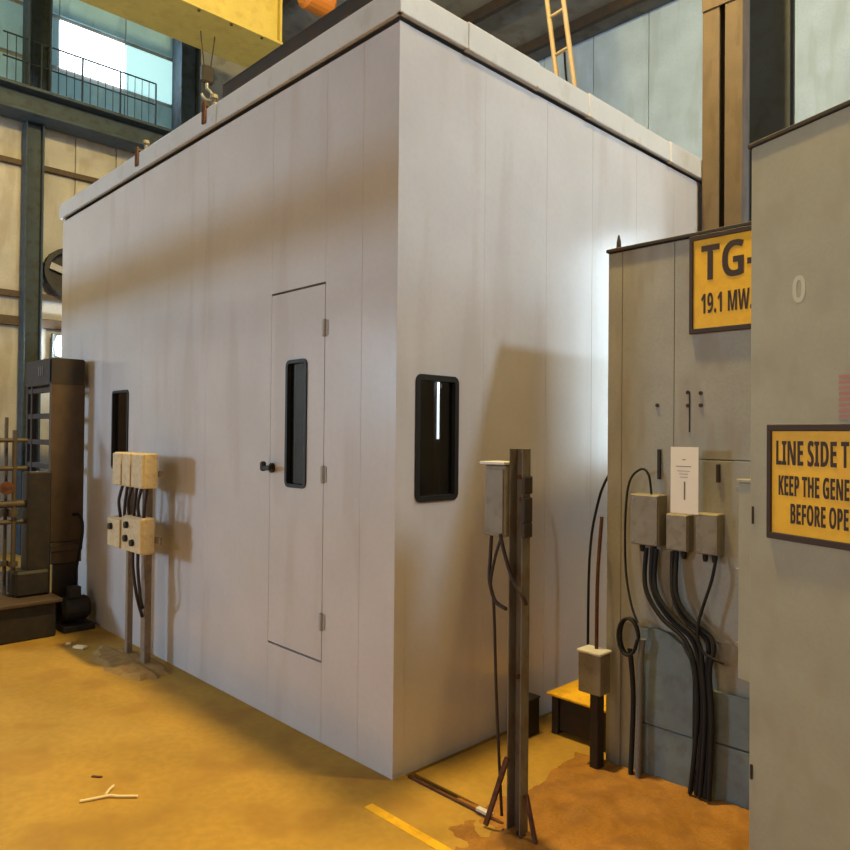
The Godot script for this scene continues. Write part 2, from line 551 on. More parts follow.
	# steel columns and runway beam
	t = thing("runway_beam", "dark horizontal steel runway beam high on the left hall wall", "beam", Vector3(-7.7, 5.6, -1.2))
	st = nb()
	bb(st, -0.22, 0.2, 0.30, 0.34, -2.6, 2.6)
	part("top_flange", st, M.column_dark, t)
	st = nb()
	bb(st, -0.03, 0.03, 0.04, 0.30, -2.6, 2.6)
	part("web", st, M.column_dark, t)
	st = nb()
	bb(st, -0.2, 0.2, 0.0, 0.04, -2.6, 2.6)
	part("bottom_flange", st, M.column_dark, t)
	hall_column("steel_column", "dark steel column against cream wall under runway beam", Vector3(-7.86, 0, -0.63), 0.2, 0.22, 0.0, 5.59, M.column_dark)
	hall_column("steel_column", "wide blue-grey steel column standing above runway beam", Vector3(-7.72, 0, -0.62), 0.3, 0.27, 5.95, 8.9, M.column_dark)
	hall_column("steel_column", "dark steel column right of the bright high window", Vector3(-7.6, 0, -2.6), 0.3, 0.3, 0.0, 8.4, M.column_dark)
	# walkway railing in front of the glazing
	t = thing("walkway_railing", "thin barred walkway railing below the bright high window", "railing", Vector3(-7.62, 5.95, -1.4))
	for y in [0.02, 0.32, 0.62]:
		st = nb()
		tube(st, [Vector3(0, y, -0.75), Vector3(0, y, 1.2)], 0.011, 6)
		part("rail", st, M.column_dark, t)
	for k in 20:
		st = nb()
		tube(st, [Vector3(0, 0, -0.75 + k * 0.1), Vector3(0, 0.62, -0.75 + k * 0.1)], 0.006 if k % 5 else 0.014, 6)
		part("bar", st, M.column_dark, t)
	# columns behind the right cabinets
	t = thing("built_up_column", "rust brown built-up steel column behind the yellow TG sign", "column", Vector3(0.19, 0, -3.2))
	for s in [[-0.15, -0.02], [0.02, 0.15]]:
		st = nb()
		bb(st, s[0], s[1], 0, 8.1, 0.15, 0.17)
		bb(st, s[0], s[0] + 0.013, 0, 8.1, 0.05, 0.15, 0.002)
		bb(st, s[1] - 0.013, s[1], 0, 8.1, 0.05, 0.15, 0.002)
		part("channel", st, M.column_red, t)
	for k in 6:
		st = nb()
		bb(st, -0.15, 0.15, 0.6 + k * 1.4, 0.85 + k * 1.4, 0.171, 0.183)
		if k != 2: part("batten_plate", st, M.column_red, t)
	st = nb()
	bb(st, -0.15, 0.15, 0, 8.1, 0.035, 0.05)
	part("web", st, M.column_dark, t)
	hall_column("steel_column", "dark blue-grey steel column rising behind the line side cabinet", Vector3(0.27, 0, -3.70), 0.36, 0.12, 0.0, 8.0, M.column_black)

func hall_column(called: String, label: String, at: Vector3, w: float, d: float, y0: float, y1: float, m: Material) -> void:
	var t := thing(called, label, "column", at + Vector3(0, y0, 0))
	var h := y1 - y0
	var st := nb()
	bb(st, -w / 2, w / 2, 0, h, d / 2 - 0.02, d / 2)
	part("flange", st, m, t)
	st = nb()
	bb(st, -w / 2, w / 2, 0, h, -d / 2, -d / 2 + 0.02)
	part("flange", st, m, t)
	st = nb()
	bb(st, -0.012, 0.012, 0, h, -d / 2 + 0.02, d / 2 - 0.02, 0.001)
	part("web", st, m, t)

func build_enclosure() -> void:
	var t := thing("acoustic_enclosure", "large light grey panelled enclosure with narrow dark windows and door", "enclosure")
	var top := 3.532  # panels stop short; the open gap stands for the shadow under the trim
	var roof := 3.66
	var g := 0.0003
	var Q := PI * 0.5
	# left face, z = 0
	var cols := [[-4.65, -3.42], [-3.42, -2.85], [-2.85, -1.85], [-1.85, -1.074], [-0.56, -0.26], [-0.26, -0.0]]
	for i in cols.size():
		var hole := []
		if i == 1: hole = [-3.385, -3.10, 1.32, 1.90]
		part("wall_panel", panel_shape(cols[i][0] + g, cols[i][1] - g, 0.0, top, 0.06, hole), M.panel, t)
	part("wall_panel", panel_shape(-1.074 + g, -0.56 - g, 2.39, top), M.panel, t)
	part("wall_panel", panel_shape(-1.074 + g, -0.56 - g, 0.0, 0.408), M.panel, t)
	# door leaf with its window, handle and hinges
	var door := part("door", panel_shape(-1.071, -0.564, 0.420, 2.378, 0.05, [-0.90, -0.73, 1.315, 1.985]), M.panel, t)
	window_parts(door, -0.914, -0.714, 1.30, 2.0)
	var st := nb()
	lathe(st, Vector3(-1.045, 1.40, 0.0), [Vector2(0, 0), Vector2(0.028, 0), Vector2(0.028, 0.012), Vector2(0.014, 0.014), Vector2(0.014, 0.05), Vector2(0, 0.05)], 16, Vector3(0, 0, 1))
	bx(st, Vector3(-1.03, 1.402, 0.055), Vector3(0.10, 0.028, 0.02), 0.008)
	bx(st, Vector3(-1.062, 1.41, 0.052), Vector3(0.035, 0.055, 0.03), 0.01)
	part("handle", st, M.handle_black, door)
	for y in [2.147, 1.385, 0.623]:
		st = nb()
		tube(st, [Vector3(-0.558, y - 0.045, 0.008), Vector3(-0.558, y + 0.045, 0.008)], 0.010, 8)
		bb(st, -0.585, -0.532, y - 0.04, y + 0.04, 0.0, 0.004, 0.001)
		part("hinge", st, M.joint, door)
	# small window of the left face
	window_parts(t, -3.40, -3.08, 1.30, 1.92)
	# backing strips behind the joints
	for x in [-3.42, -2.85, -1.85, -1.074, -0.56, -0.26]:
		st = nb()
		bb(st, x - 0.02, x + 0.02, 0.0, top, -0.075, -0.061, 0)
		part("joint_strip", st, M.joint, t)
	for y in [0.414, 2.384]:
		st = nb()
		bb(st, -1.1, -0.53, y - 0.02, y + 0.02, -0.09, -0.077, 0)
		part("joint_strip", st, M.joint, t)
	# right face, x = 0: local x runs towards -z
	var zs := [0.0, 0.61, 1.15, 1.62, 2.15, 2.67, 3.2, 3.74, 4.6]
	for i in zs.size() - 1:
		var hole := []
		if i == 0: hole = [0.14, 0.40, 1.29, 1.87]
		var p := part("wall_panel", panel_shape((0.06 if i == 0 else zs[i]) + g, zs[i + 1] - g, 0.0, top, 0.06, hole), M.panel, t)
		p.rotation.y = Q
		if i > 0:
			st = nb()
			bb(st, zs[i] - 0.02, zs[i] + 0.02, 0.0, top, -0.075, -0.061, 0)
			var q := part("joint_strip", st, M.joint, t)
			q.rotation.y = Q
	st = nb()
	frame_ring(st, 0.122, 0.418, 1.272, 1.888, 0.035, 0.028, -0.05, 0.008)
	var fr := part("window_frame", st, M.rubber, t)
	fr.rotation.y = Q
	st = nb()
	plate(st, rrect(0.145, 0.395, 1.295, 1.865, 0.015, -0.02), 0.006)
	part("pane", st, M.dark_glass, fr)
	# corner strip
	st = nb()
	bb(st, -0.002, 0.004, 0.02, top, -0.062, 0.004, 0.001)
	part("corner_strip", st, M.panel, t)
	# rear and far walls, roof
	st = nb()
	bb(st, -4.65, -0.061, 0, roof, -4.66, -4.6, 0)
	bb(st, -4.65, -4.59, 0, roof, -4.6, -0.061, 0)
	bb(st, -4.65, -4.59, top, roof, -0.061, 0.0, 0)
	part("rear_wall", st, M.panel, t)
	st = nb()
	bb(st, -4.66, -0.0, roof, roof + 0.02, -4.66, 0.0, 0)
	part("roof_sheet", st, M.panel, t)
	# added dark sheet inside, keeps the view through the windows dark
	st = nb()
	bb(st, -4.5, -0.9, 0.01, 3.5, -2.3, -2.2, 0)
	part("added_dark_sheet", st, M.dark_inner, t)
	# roof flashing: overlapping trim lengths on both faces
	var lx := [-4.665, -3.2, -1.7, 0.034]
	for i in 3:
		st = nb()
		var off := 0.004 * (i % 2)
		bb(st, lx[i], lx[i + 1], 3.553, 3.688, 0.002, 0.030 + off, 0.004)
		bb(st, lx[i], lx[i + 1], 3.676, 3.690 + off, -0.10, 0.01, 0.003)
		part("trim_length", st, M.trim, t)
	var rz := [-0.034, 0.45, 1.02, 1.54, 2.04, 2.57, 3.1, 3.9, 4.66]
	for i in rz.size() - 1:
		st = nb()
		var off := 0.005 * (i % 2)
		bb(st, rz[i] - 0.012 * (i % 2), rz[i + 1] + 0.012 * (i % 2), 3.553 - off, 3.688 + off, 0.002, 0.030 + off, 0.004)
		bb(st, rz[i], rz[i + 1], 3.676, 3.690 + off, -0.10, 0.01, 0.003)
		bb(st, rz[i + 1] - 0.015, rz[i + 1] + 0.02, 3.545, 3.562, 0.004, 0.042, 0.003)
		var q := part("trim_length", st, M.trim, t)
		q.rotation.y = Q
	# narrow bright upright line behind the corner window
	var lamp := thing("bright_line", "narrow bright upright line in the dark corner window", "lamp", Vector3(-0.62, 1.57, -0.9))
	st = nb()
	tube(st, [Vector3(0, 0, 0), Vector3(0, 0.6, 0)], 0.008, 8)
	part("bright_tube", st, M.tube_glow, lamp)
	st = nb()
	bb(st, -0.04, -0.012, -1.57, 2.05, -0.025, 0.025)
	part("batten", st, M.dark_inner, lamp)
	omni(Vector3(-0.58, 1.9, -0.88), Color(0.92, 0.97, 1.0), 0.02, 0.02)

func window_parts(parent: Node, x0: float, x1: float, y0: float, y1: float) -> void:
	var st := nb()
	frame_ring(st, x0, x1, y0, y1, 0.035, 0.02, -0.04, 0.008)
	var fr := part("window_frame", st, M.rubber, parent)
	if parent.get_parent() != self:
		st = nb()
		plate(st, rrect(x0 + 0.015, x1 - 0.015, y0 + 0.015, y1 - 0.015, 0.02, -0.02), 0.006)
		part("pane", st, M.dark_glass, parent)
	else:
		st = nb()
		plate(st, rrect(x0 + 0.015, x1 - 0.015, y0 + 0.015, y1 - 0.015, 0.02, -0.02), 0.006)
		part("pane", st, M.dark_glass, fr)

# yellow board with dark border: children board, border, lettering
func sign_board(t: Node3D, w: float, h: float) -> void:
	var st := nb()
	bb(st, 0, w, 0, h, 0, 0.008, 0.002)
	part("board", st, M.sign_yellow, t)
	st = nb()
	bb(st, 0, w, 0, 0.022, 0.002, 0.014, 0.002)
	bb(st, 0, w, h - 0.022, h, 0.002, 0.014, 0.002)
	bb(st, 0, 0.018, 0.02, h - 0.02, 0.002, 0.014, 0.002)
	bb(st, w - 0.018, w, 0.02, h - 0.02, 0.002, 0.014, 0.002)
	part("border", st, M.sign_dark, t)

func switch_box(called: String, label: String, at: Vector3, w: float, h: float, d: float, m: Material) -> Node3D:
	var t := thing(called, label, "junction box", at, 0.0, "junction boxes on the TG cabinet")
	var st := nb()
	bb(st, 0, w, 0, h, 0, d, 0.004)
	part("housing", st, m, t)
	st = nb()
	bb(st, 0.004, w - 0.004, 0.004, h - 0.004, d, d + 0.008, 0.003)
	var c := part("cover", st, m, t)
	for p in [[0.02, 0.02], [w - 0.02, 0.02], [0.02, h - 0.02], [w - 0.02, h - 0.02]]:
		st = nb()
		lathe(st, Vector3(p[0], p[1], d + 0.008), [Vector2(0, 0), Vector2(0.005, 0), Vector2(0.005, 0.003), Vector2(0, 0.003)], 8, Vector3(0, 0, 1))
		part("screw", st, M.steel, c)
	for k in 2:
		st = nb()
		lathe(st, Vector3(w * (0.3 + 0.4 * k), 0, d * 0.5), [Vector2(0.0, 0), Vector2(0.012, 0), Vector2(0.012, -0.02), Vector2(0.009, -0.035), Vector2(0, -0.035)], 10)
		part("cable_gland", st, M.cable, t)
	return t

func cord(called: String, label: String, cat: String, pts: Array, r: float, m: Material, group := "", n := 7) -> void:
	var st := nb()
	tube(st, smooth(pts), r, n)
	tag(part(called, st, m), label, cat, group)

func build_tg_cabinet() -> void:
	var t := thing("generator_cabinet", "weathered grey steel cabinet carrying the yellow TG sign", "cabinet", Vector3(0.565, 0, -0.9))
	var st := nb()
	bb(st, 0, 1.5, 0, 2.51, -1.3, -0.012, 0.004)
	part("body", st, M.tg, t)
	# front sheets with open seams between them
	var sheets := [[0.0, 0.075, 0.0, 2.5], [0.079, 0.345, 0.70, 2.5], [0.349, 0.82, 1.50, 2.5], [0.824, 1.5, 1.50, 2.5], [0.349, 0.82, 0.70, 1.494], [0.824, 1.5, 0.02, 1.494]]
	for s in sheets:
		st = nb()
		bb(st, s[0] - 0.001, s[1] + 0.001, s[2], s[3], -0.012, 0.0, 0.0015)
		part("front_sheet", st, M.tg, t)
	st = nb()
	bb(st, -0.01, 1.5, 2.505, 2.522, -1.3, 0.012, 0.003)
	part("top_edge", st, M.dark_steel, t)
	st = nb()
	bb(st, 0.028, 0.052, 2.52, 2.53, -0.04, -0.01, 0.002)
	lathe(st, Vector3(0.04, 2.53, -0.025), [Vector2(0.012, 0), Vector2(0.011, 0.03), Vector2(0.004, 0.062), Vector2(0, 0.064)], 10)
	part("pin", st, M.dark_steel, t)
	# lower blue-grey duct with a rounded shoulder, and its seam
	st = nb()
	var o := [Vector3(0.2, 0.26, 0.0), Vector3(0.2, 0.69, 0.0), Vector3(0.28, 0.71, 0.0), Vector3(0.34, 0.695, 0.0), Vector3(0.40, 0.66, 0.0), Vector3(0.44, 0.60, 0.0), Vector3(0.455, 0.53, 0.0), Vector3(0.455, 0.26, 0.0)]
	plate(st, o, 0.025)
	part("duct_cover", st, M.duct, t)
	st = nb()
	bb(st, 0.2, 0.455, 0.0, 0.254, 0.0, 0.022, 0.003)
	part("duct_cover", st, M.duct, t)
	for s in [[0.27, 0.49], [0.02, 0.264]]:
		st = nb()
		bb(st, 0.54, 0.80, s[0], s[1], 0.0, 0.018, 0.003)
		part("lower_cover", st, M.duct, t)
	# bolts and slots of the inspection plate
	for p in [[0.265, 1.745], [0.415, 1.74], [0.415, 1.80], [0.475, 1.795], [0.475, 1.74]]:
		st = nb()
		lathe(st, Vector3(p[0], p[1], 0), [Vector2(0, 0), Vector2(0.009, 0), Vector2(0.009, 0.006), Vector2(0, 0.006)], 8, Vector3(0, 0, 1))
		part("bolt", st, M.dark_steel, t)
	for s in [[0.42, 0.425, 1.62, 1.80]]:
		st = nb()
		bb(st, s[0], s[1], s[2], s[3], 0, 0.004, 0.001)
		part("slot_edge", st, M.dark_steel, t)
	for s in [[0.27, 1.40, 1.54], [0.41, 1.42, 1.50], [0.55, 1.40, 1.48]]:
		st = nb()
		bb(st, s[0], s[0] + 0.016, s[1], s[2], 0.0, 0.012, 0.002)
		part("latch", st, M.dark_steel, t)
	# TG sign
	var sg := thing("warning_sign", "yellow TG sign with dark border on the cabinet top", "sign", Vector3(0.990, 2.062, -0.896))
	sign_board(sg, 0.56, 0.441)
	lettering(sg, "lettering", "TG-", 0.055, 0.235, 0.245, 0.158, 0.008, M.sign_dark)
	lettering(sg, "lettering", "19.1 MW.", 0.055, 0.085, 0.225, 0.092, 0.008, M.sign_dark)
	# white paper
	var pp := thing("paper_notice", "white printed paper hung over the grey switch boxes", "paper", Vector3(0.955, 1.262, -0.79))
	st = nb()
	bb(st, 0, 0.128, 0, 0.292, 0, 0.002, 0)
	part("sheet", st, M.paper, pp)
	st = nb()
	for r in [[0.025, 0.095, 0.205, 0.208], [0.03, 0.09, 0.185, 0.187], [0.04, 0.08, 0.172, 0.174], [0.055, 0.07, 0.235, 0.238], [0.062, 0.069, 0.06, 0.14], [0.045, 0.08, 0.158, 0.160]]:
		bb(st, r[0], r[1], r[2], r[3], 0.002, 0.0025, 0)
	part("print", st, M.print_grey, pp)
	# boxes
	switch_box("junction_box", "brown-grey junction box at the left with a cable looping from its top", Vector3(0.735, 1.095, -0.9), 0.145, 0.235, 0.075, M.box_grey)
	switch_box("junction_box", "small grey junction box between two others beneath the white paper", Vector3(0.905, 1.085, -0.9), 0.105, 0.165, 0.055, M.box_grey)
	switch_box("junction_box", "grey junction box at the right beneath the white paper", Vector3(1.045, 1.085, -0.9), 0.105, 0.18, 0.055, M.box_grey)
	# cables
	var G := "cables running down the TG cabinet"
	cord("cable", "thin dark cable looping from the left junction box down to the coil", "cable", [Vector3(0.83, 1.32, -0.85), Vector3(0.82, 1.42, -0.84), Vector3(0.78, 1.445, -0.84), Vector3(0.72, 1.38, -0.84), Vector3(0.70, 1.2, -0.84), Vector3(0.705, 0.96, -0.84), Vector3(0.74, 0.81, -0.83), Vector3(0.78, 0.73, -0.82)], 0.0055, M.cable, G)
	var spec := [
		[[0.80, 0.89, 1.05, 1.03], "leftmost black cable of the bundle curving down the grey cabinet"],
		[[0.83, 0.92, 1.068, 1.055], "second black cable of the bundle curving down the grey cabinet"],
		[[0.85, 0.95, 1.085, 1.075], "third black cable of the bundle curving down the grey cabinet"],
		[[0.93, 0.99, 1.10, 1.095], "fourth black cable of the bundle curving down the grey cabinet"],
		[[0.95, 1.02, 1.115, 1.115], "rightmost black cable of the bundle curving down the grey cabinet"]]
	for i in spec.size():
		var a: Array = spec[i][0]
		var zz := -0.835 - 0.008 * (i % 2)
		cord("cable", spec[i][1], "cable", [Vector3(a[0], 1.08, -0.86), Vector3(a[0] + 0.01, 0.90, zz), Vector3(a[1], 0.775 + 0.006 * i, zz), Vector3(a[1] + 0.11, 0.70 + 0.004 * i, zz), Vector3(a[2], 0.58, zz), Vector3(a[2] + 0.012, 0.37, zz), Vector3(a[3], 0.03, zz)], 0.0105, M.cable, G)
	cord("cable", "thin black cable from the right junction box bending back to its panel", "cable", [Vector3(1.13, 1.08, -0.86), Vector3(1.125, 0.98, -0.83), Vector3(1.07, 0.78, -0.82), Vector3(1.09, 0.67, -0.82), Vector3(1.18, 0.635, -0.83)], 0.007, M.cable, G)
	cord("cable", "black cable hanging straight from the coil to the ground", "cable", [Vector3(0.735, 0.6, -0.83), Vector3(0.748, 0.37, -0.84), Vector3(0.742, 0.01, -0.83)], 0.012, M.cable, G)
	var coil := []
	for k in 41:
		var w := TAU * k / 20.0
		coil.append(Vector3(0.733 + 0.045 * cos(w) * (1.0 + 0.12 * (k / 20)), 0.66 + 0.085 * sin(w), -0.835 + 0.0009 * k))
	st = nb()
	tube(st, coil, 0.007, 7)
	tag(part("cable_coil", st, M.cable), "small coil of black cable hung beside the blue-grey duct", "cable")
	var cp := smooth([Vector3(0.80, 0.66, -0.83), Vector3(0.79, 0.56, -0.83), Vector3(0.785, 0.33, -0.835), Vector3(0.78, 0.02, -0.83)], 26)
	st = nb()
	tube(st, cp, 0.012, 8, 0.003)
	tag(part("flexible_conduit", st, M.conduit), "grey ribbed flexible conduit beside the blue-grey duct", "conduit")
	# push-button box on a pole at the left edge
	var pb := thing("local_switch", "small grey switch box on a dark pole between enclosure and cabinet", "switch", Vector3(0.545, 0, -0.80))
	st = nb()
	bb(st, 0.01, 0.055, 0, 0.36, -0.03, 0.03)
	part("stand", st, M.dark_steel, pb)
	st = nb()
	bb(st, -0.05, 0.075, 0.36, 0.55, -0.05, 0.04)
	part("housing", st, M.box_grey, pb)
	st = nb()
	bb(st, -0.055, 0.08, 0.55, 0.565, -0.055, 0.048)
	part("lid", st, M.trim, pb)
	st = nb()
	tube(st, smooth([Vector3(0.015, 0.56, -0.02), Vector3(0.012, 0.9, -0.03), Vector3(0.008, 1.2, -0.07)]), 0.009)
	part("conduit_pipe", st, M.rust, pb)
	cord("cable", "dark cable drooping in the gap between enclosure and TG cabinet", "cable", [Vector3(0.55, 1.42, -0.99), Vector3(0.35, 1.40, -1.28), Vector3(0.16, 1.22, -1.46), Vector3(0.1, 0.86, -1.46), Vector3(0.1, 0.02, -1.45)], 0.008, M.cable)
	# steel step in the gap, yellow lamplight painted into the top colour
	var sp := thing("steel_step", "low steel step in the gap beside the enclosure, yellow lamplight painted on top", "step", Vector3(0.16, 0, -0.96))
	st = nb()
	bb(st, 0.0, 0.38, 0.205, 0.22, -0.36, 0.0)
	part("lit_yellow_tread", st, M.yellow_line_lit_tread, sp)  # yellow here stands for lamplight on the top
	for k in 2:
		st = nb()
		bb(st, 0.02 + 0.30 * k, 0.06 + 0.30 * k, 0, 0.205, -0.34, -0.02)
		part("support", st, M.dark_steel, sp)
	st = nb()
	bb(st, 0.06, 0.32, 0.02, 0.2, -0.06, -0.04)
	part("riser", st, M.dark_steel, sp)
	var db := thing("floor_terminal_box", "small black box on the floor against the enclosure wall", "box", Vector3(0.05, 0, -0.93))
	st = nb()
	bb(st, 0, 0.09, 0, 0.19, 0, 0.12)
	part("housing", st, M.machine, db)
	st = nb()
	bb(st, -0.004, 0.094, 0.19, 0.2, -0.004, 0.124)
	part("lid", st, M.machine, db)

func build_line_side_cabinet() -> void:
	var t := thing("line_side_cabinet", "tall plain grey-green steel cabinet nearest the camera at right", "cabinet", Vector3(1.484, 0, -0.328), deg_to_rad(-20.5))
	var st := nb()
	bb(st, 0, 1.15, 0, 2.615, -0.5, 0, 0.006)
	part("body", st, M.line_side, t)
	st = nb()
	bb(st, -0.008, 1.16, 2.612, 2.628, -0.51, 0.008, 0.003)
	part("top_edge", st, M.dark_steel, t)
	st = nb()
	bb(st, -0.105, -0.004, 0.72, 1.435, -0.2, -0.06, 0.004)
	var side := part("side_box", st, M.line_side, t)
	st = nb()
	bb(st, -0.11, -0.004, 1.435, 1.447, -0.205, -0.055, 0.002)
	part("side_box_lid", st, M.line_side, side)
	for y in [0.83, 1.1, 1.40]:
		st = nb()
		bb(st, -0.125, -0.103, y, y + 0.018, -0.10, -0.07, 0.002)
		part("latch", st, M.steel, side)
	st = nb()
	bb(st, 0.012, 0.02, 0.42, 0.47, 0.0, 0.006, 0.001)
	part("hinge", st, M.dark_steel, t)
	st = nb()
	bb(st, 0.014, 0.02, 1.30, 1.36, 0.0, 0.005, 0.001)
	part("hinge", st, M.dark_steel, t)
	lettering(t, "painted_numeral", "0", 0.173, 2.04, 0.048, 0.088, -0.001, M.paint_white)
	var turn := deg_to_rad(-20.5)
	var b := Basis(Vector3.UP, turn)
	var at := Vector3(1.484, 0, -0.328)
	var sg := thing("warning_sign", "yellow LINE SIDE warning sign with dark border on nearest cabinet", "sign", at + b * Vector3(0.084, 1.262, 0.001), turn)
	sign_board(sg, 0.52, 0.381)
	lettering(sg, "lettering", "LINE SIDE TE", 0.036, 0.246, 0.284, 0.082, 0.008, M.sign_dark)
	lettering(sg, "lettering", "KEEP THE GENE", 0.046, 0.148, 0.250, 0.066, 0.008, M.sign_dark)
	lettering(sg, "lettering", "BEFORE OPE", 0.092, 0.058, 0.202, 0.066, 0.008, M.sign_dark)
	var lb := thing("printed_label", "pinkish printed label above the LINE SIDE sign", "label", at + b * Vector3(0.338, 1.655, 0.001), turn)
	st = nb()
	bb(st, 0, 0.12, 0, 0.145, 0, 0.002, 0)
	part("sheet", st, M.line_side, lb)
	st = nb()
	for k in 8:
		bb(st, 0.003, 0.117 - 0.012 * (k % 3), 0.006 + k * 0.0175, 0.016 + k * 0.0175, 0.002, 0.003, 0)
	part("print", st, M.print_pink, lb)

func build_post() -> void:
	var t := thing("instrument_post", "grey steel channel post with junction box before the enclosure corner", "post", Vector3(0.675, 0, -0.07))
	var st := nb()
	bb(st, -0.035, 0.035, 0, 1.545, -0.026, -0.020, 0.002)
	bb(st, -0.035, -0.029, 0, 1.545, -0.020, 0.026, 0.002)
	bb(st, 0.029, 0.035, 0, 1.545, -0.020, 0.026, 0.002)
	part("channel", st, M.post, t)
	st = nb()
	bb(st, -0.05, 0.05, 0.0, 0.010, -0.04, 0.04, 0.002)
	part("base_plate", st, M.rust, t)
	st = nb()
	bb(st, -0.15, -0.036, 1.185, 1.475, -0.04, 0.045, 0.005)
	var bxx := part("junction_box", st, M.box_grey, t)
	st = nb()
	bb(st, -0.166, -0.034, 1.478, 1.49, -0.05, 0.06, 0.002)
	part("lid", st, M.trim, bxx)
	st = nb()
	bb(st, -0.142, -0.046, 1.20, 1.46, 0.045, 0.052, 0.003)
	part("cover", st, M.box_grey, bxx)
	for p in [[1.40, 0.035], [1.30, 0.05], [1.22, 0.03]]:
		st = nb()
		bb(st, 0.030, 0.052, p[0] - p[1], p[0] + p[1], -0.02, 0.03, 0.004)
		part("bracket", st, M.dark_steel, t)
	for p in [[-0.01, 1.43], [0.0, 1.34], [-0.01, 0.62]]:
		st = nb()
		lathe(st, Vector3(p[0], p[1], -0.020), [Vector2(0, 0), Vector2(0.010, 0), Vector2(0.010, 0.012), Vector2(0, 0.012)], 6, Vector3(0, 0, 1))
		part("bolt", st, M.rust, t)
	var cabs := [
		[Vector3(-0.13, 1.185, 0.02), Vector3(-0.135, 1.10, 0.02), Vector3(-0.13, 1.0, 0.03), Vector3(-0.10, 0.92, 0.03), Vector3(-0.04, 0.895, 0.03)],
		[Vector3(-0.075, 1.185, 0.02), Vector3(-0.10, 1.10, 0.03), Vector3(-0.125, 0.98, 0.03), Vector3(-0.115, 0.90, 0.02), Vector3(-0.095, 0.5, 0.02), Vector3(-0.055, 0.06, 0.03)],
		[Vector3(-0.05, 1.2, 0.06), Vector3(-0.03, 1.12, 0.055), Vector3(0.01, 1.02, 0.05), Vector3(0.055, 0.965, 0.045), Vector3(0.06, 0.93, 0.03)]]
	for i in cabs.size():
		st = nb()
		tube(st, smooth(cabs[i]), [0.008, 0.0065, 0.008][i], 7)
		part("cable", st, M.cable_brown, t)
	st = nb()
	bar(st, Vector3(-0.03, 0.30, 0.03), Vector3(-0.115, 0.01, 0.06), 0.022, 0.012)
	part("brace", st, M.rust, t)
	st = nb()
	bar(st, Vector3(0.045, 0.17, 0.0), Vector3(0.10, 0.0, 0.01), 0.02, 0.012)
	part("brace", st, M.rust, t)

func build_stand() -> void:
	var t := thing("terminal_stand", "two-legged stand with cream terminal boxes beside the enclosure wall", "stand", Vector3(-2.5, 0, 0.14))
	var st := nb()
	bb(st, -0.195, -0.155, 0, 1.40, -0.02, 0.02, 0.003)
	part("post", st, M.post_tan, t)
	st = nb()
	bb(st, 0.08, 0.15, 0, 1.40, -0.02, 0.025, 0.003)
	part("post", st, M.post_tan, t)
	for y in [1.30, 0.86]:
		st = nb()
		bb(st, -0.22, 0.40, y, y + 0.04, 0.02, 0.04, 0.002)
		part("crossbar", st, M.post_tan, t)
	# upper row
	var ux := [[-0.13, 0.02], [0.035, 0.175], [0.19, 0.37]]
	for i in 3:
		st = nb()
		bb(st, ux[i][0], ux[i][1], 1.225, 1.455, 0.04, 0.14, 0.008)
		var b := part("terminal_box", st, M.box_cream, t)
		st = nb()
		bb(st, ux[i][0] + 0.006, ux[i][1] - 0.006, 1.232, 1.448, 0.14, 0.15, 0.004)
		part("cover", st, M.box_cream, b)
	# lower pair with knobs
	var lxx := [[-0.23, -0.005, 0.79, 1.00], [0.02, 0.34, 0.79, 1.03]]
	for i in 2:
		st = nb()
		bb(st, lxx[i][0], lxx[i][1], lxx[i][2], lxx[i][3], 0.04, 0.13, 0.012)
		var b := part("terminal_box", st, M.box_cream, t)
		st = nb()
		bb(st, lxx[i][0] + 0.008, lxx[i][1] - 0.008, lxx[i][2] + 0.008, lxx[i][3] - 0.008, 0.13, 0.142, 0.005)
		part("cover", st, M.box_cream, b)
		var ks := [[0.35, 0.7]] if i == 0 else [[0.32, 0.76], [0.28, 0.38], [0.62, 0.30]]
		for k in ks:
			st = nb()
			lathe(st, Vector3(lerpf(lxx[i][0], lxx[i][1], k[0]), lerpf(lxx[i][2], lxx[i][3], k[1]), 0.142), [Vector2(0, 0), Vector2(0.024, 0), Vector2(0.022, 0.02), Vector2(0, 0.022)], 12, Vector3(0, 0, 1))
			part("knob", st, M.handle_black, b)
	for i in 6:
		var x0 := -0.09 + i * 0.08
		var x1 := -0.12 + i * 0.08
		st = nb()
		tube(st, smooth([Vector3(x0, 1.23, 0.09), Vector3(x0 + 0.015 * (1 if i % 2 else -1), 1.12, 0.11), Vector3(x1 + 0.01, 1.03, 0.10), Vector3(x1, 0.99, 0.09)]), 0.011, 7)
		part("cable", st, M.cable_brown, t)
	for i in 2:
		st = nb()
		tube(st, smooth([Vector3(0.10 + 0.08 * i, 0.80, 0.09), Vector3(0.10 + 0.08 * i, 0.68, 0.09), Vector3(0.14 + 0.06 * i, 0.50, 0.08), Vector3(0.13, 0.34 + 0.06 * i, 0.035)]), 0.011, 7)
		part("cable", st, M.cable_brown, t)
	# rough concrete pad round the two legs
	var rng := RandomNumberGenerator.new()
	rng.seed = 5
	st = nb()
	var ring0 := []
	var ring1 := []
	for k in 22:
		var w := TAU * k / 22.0
		var q := 0.85 + rng.randf() * 0.3
		ring0.append(Vector3(-2.52 + cos(w) * 0.46 * q, 0.0, 0.20 + sin(w) * 0.17 * q))
		ring1.append(Vector3(-2.52 + cos(w) * 0.40 * q, 0.014 + rng.randf() * 0.012, 0.20 + sin(w) * 0.13 * q))
	var c := Vector3(-2.52, 0.03, 0.19)
	for k in 22:
		var j := (k + 1) % 22
		quad(st, ring0[k], ring0[j], ring1[j], ring1[k], Vector3(-2.5, -0.5, 0.2))
		tri(st, ring1[k], ring1[j], c, Vector3(-2.5, -0.5, 0.2))
	tag(part("concrete_pad", st, M.concrete), "rough concrete patch round the legs of the terminal stand", "concrete")

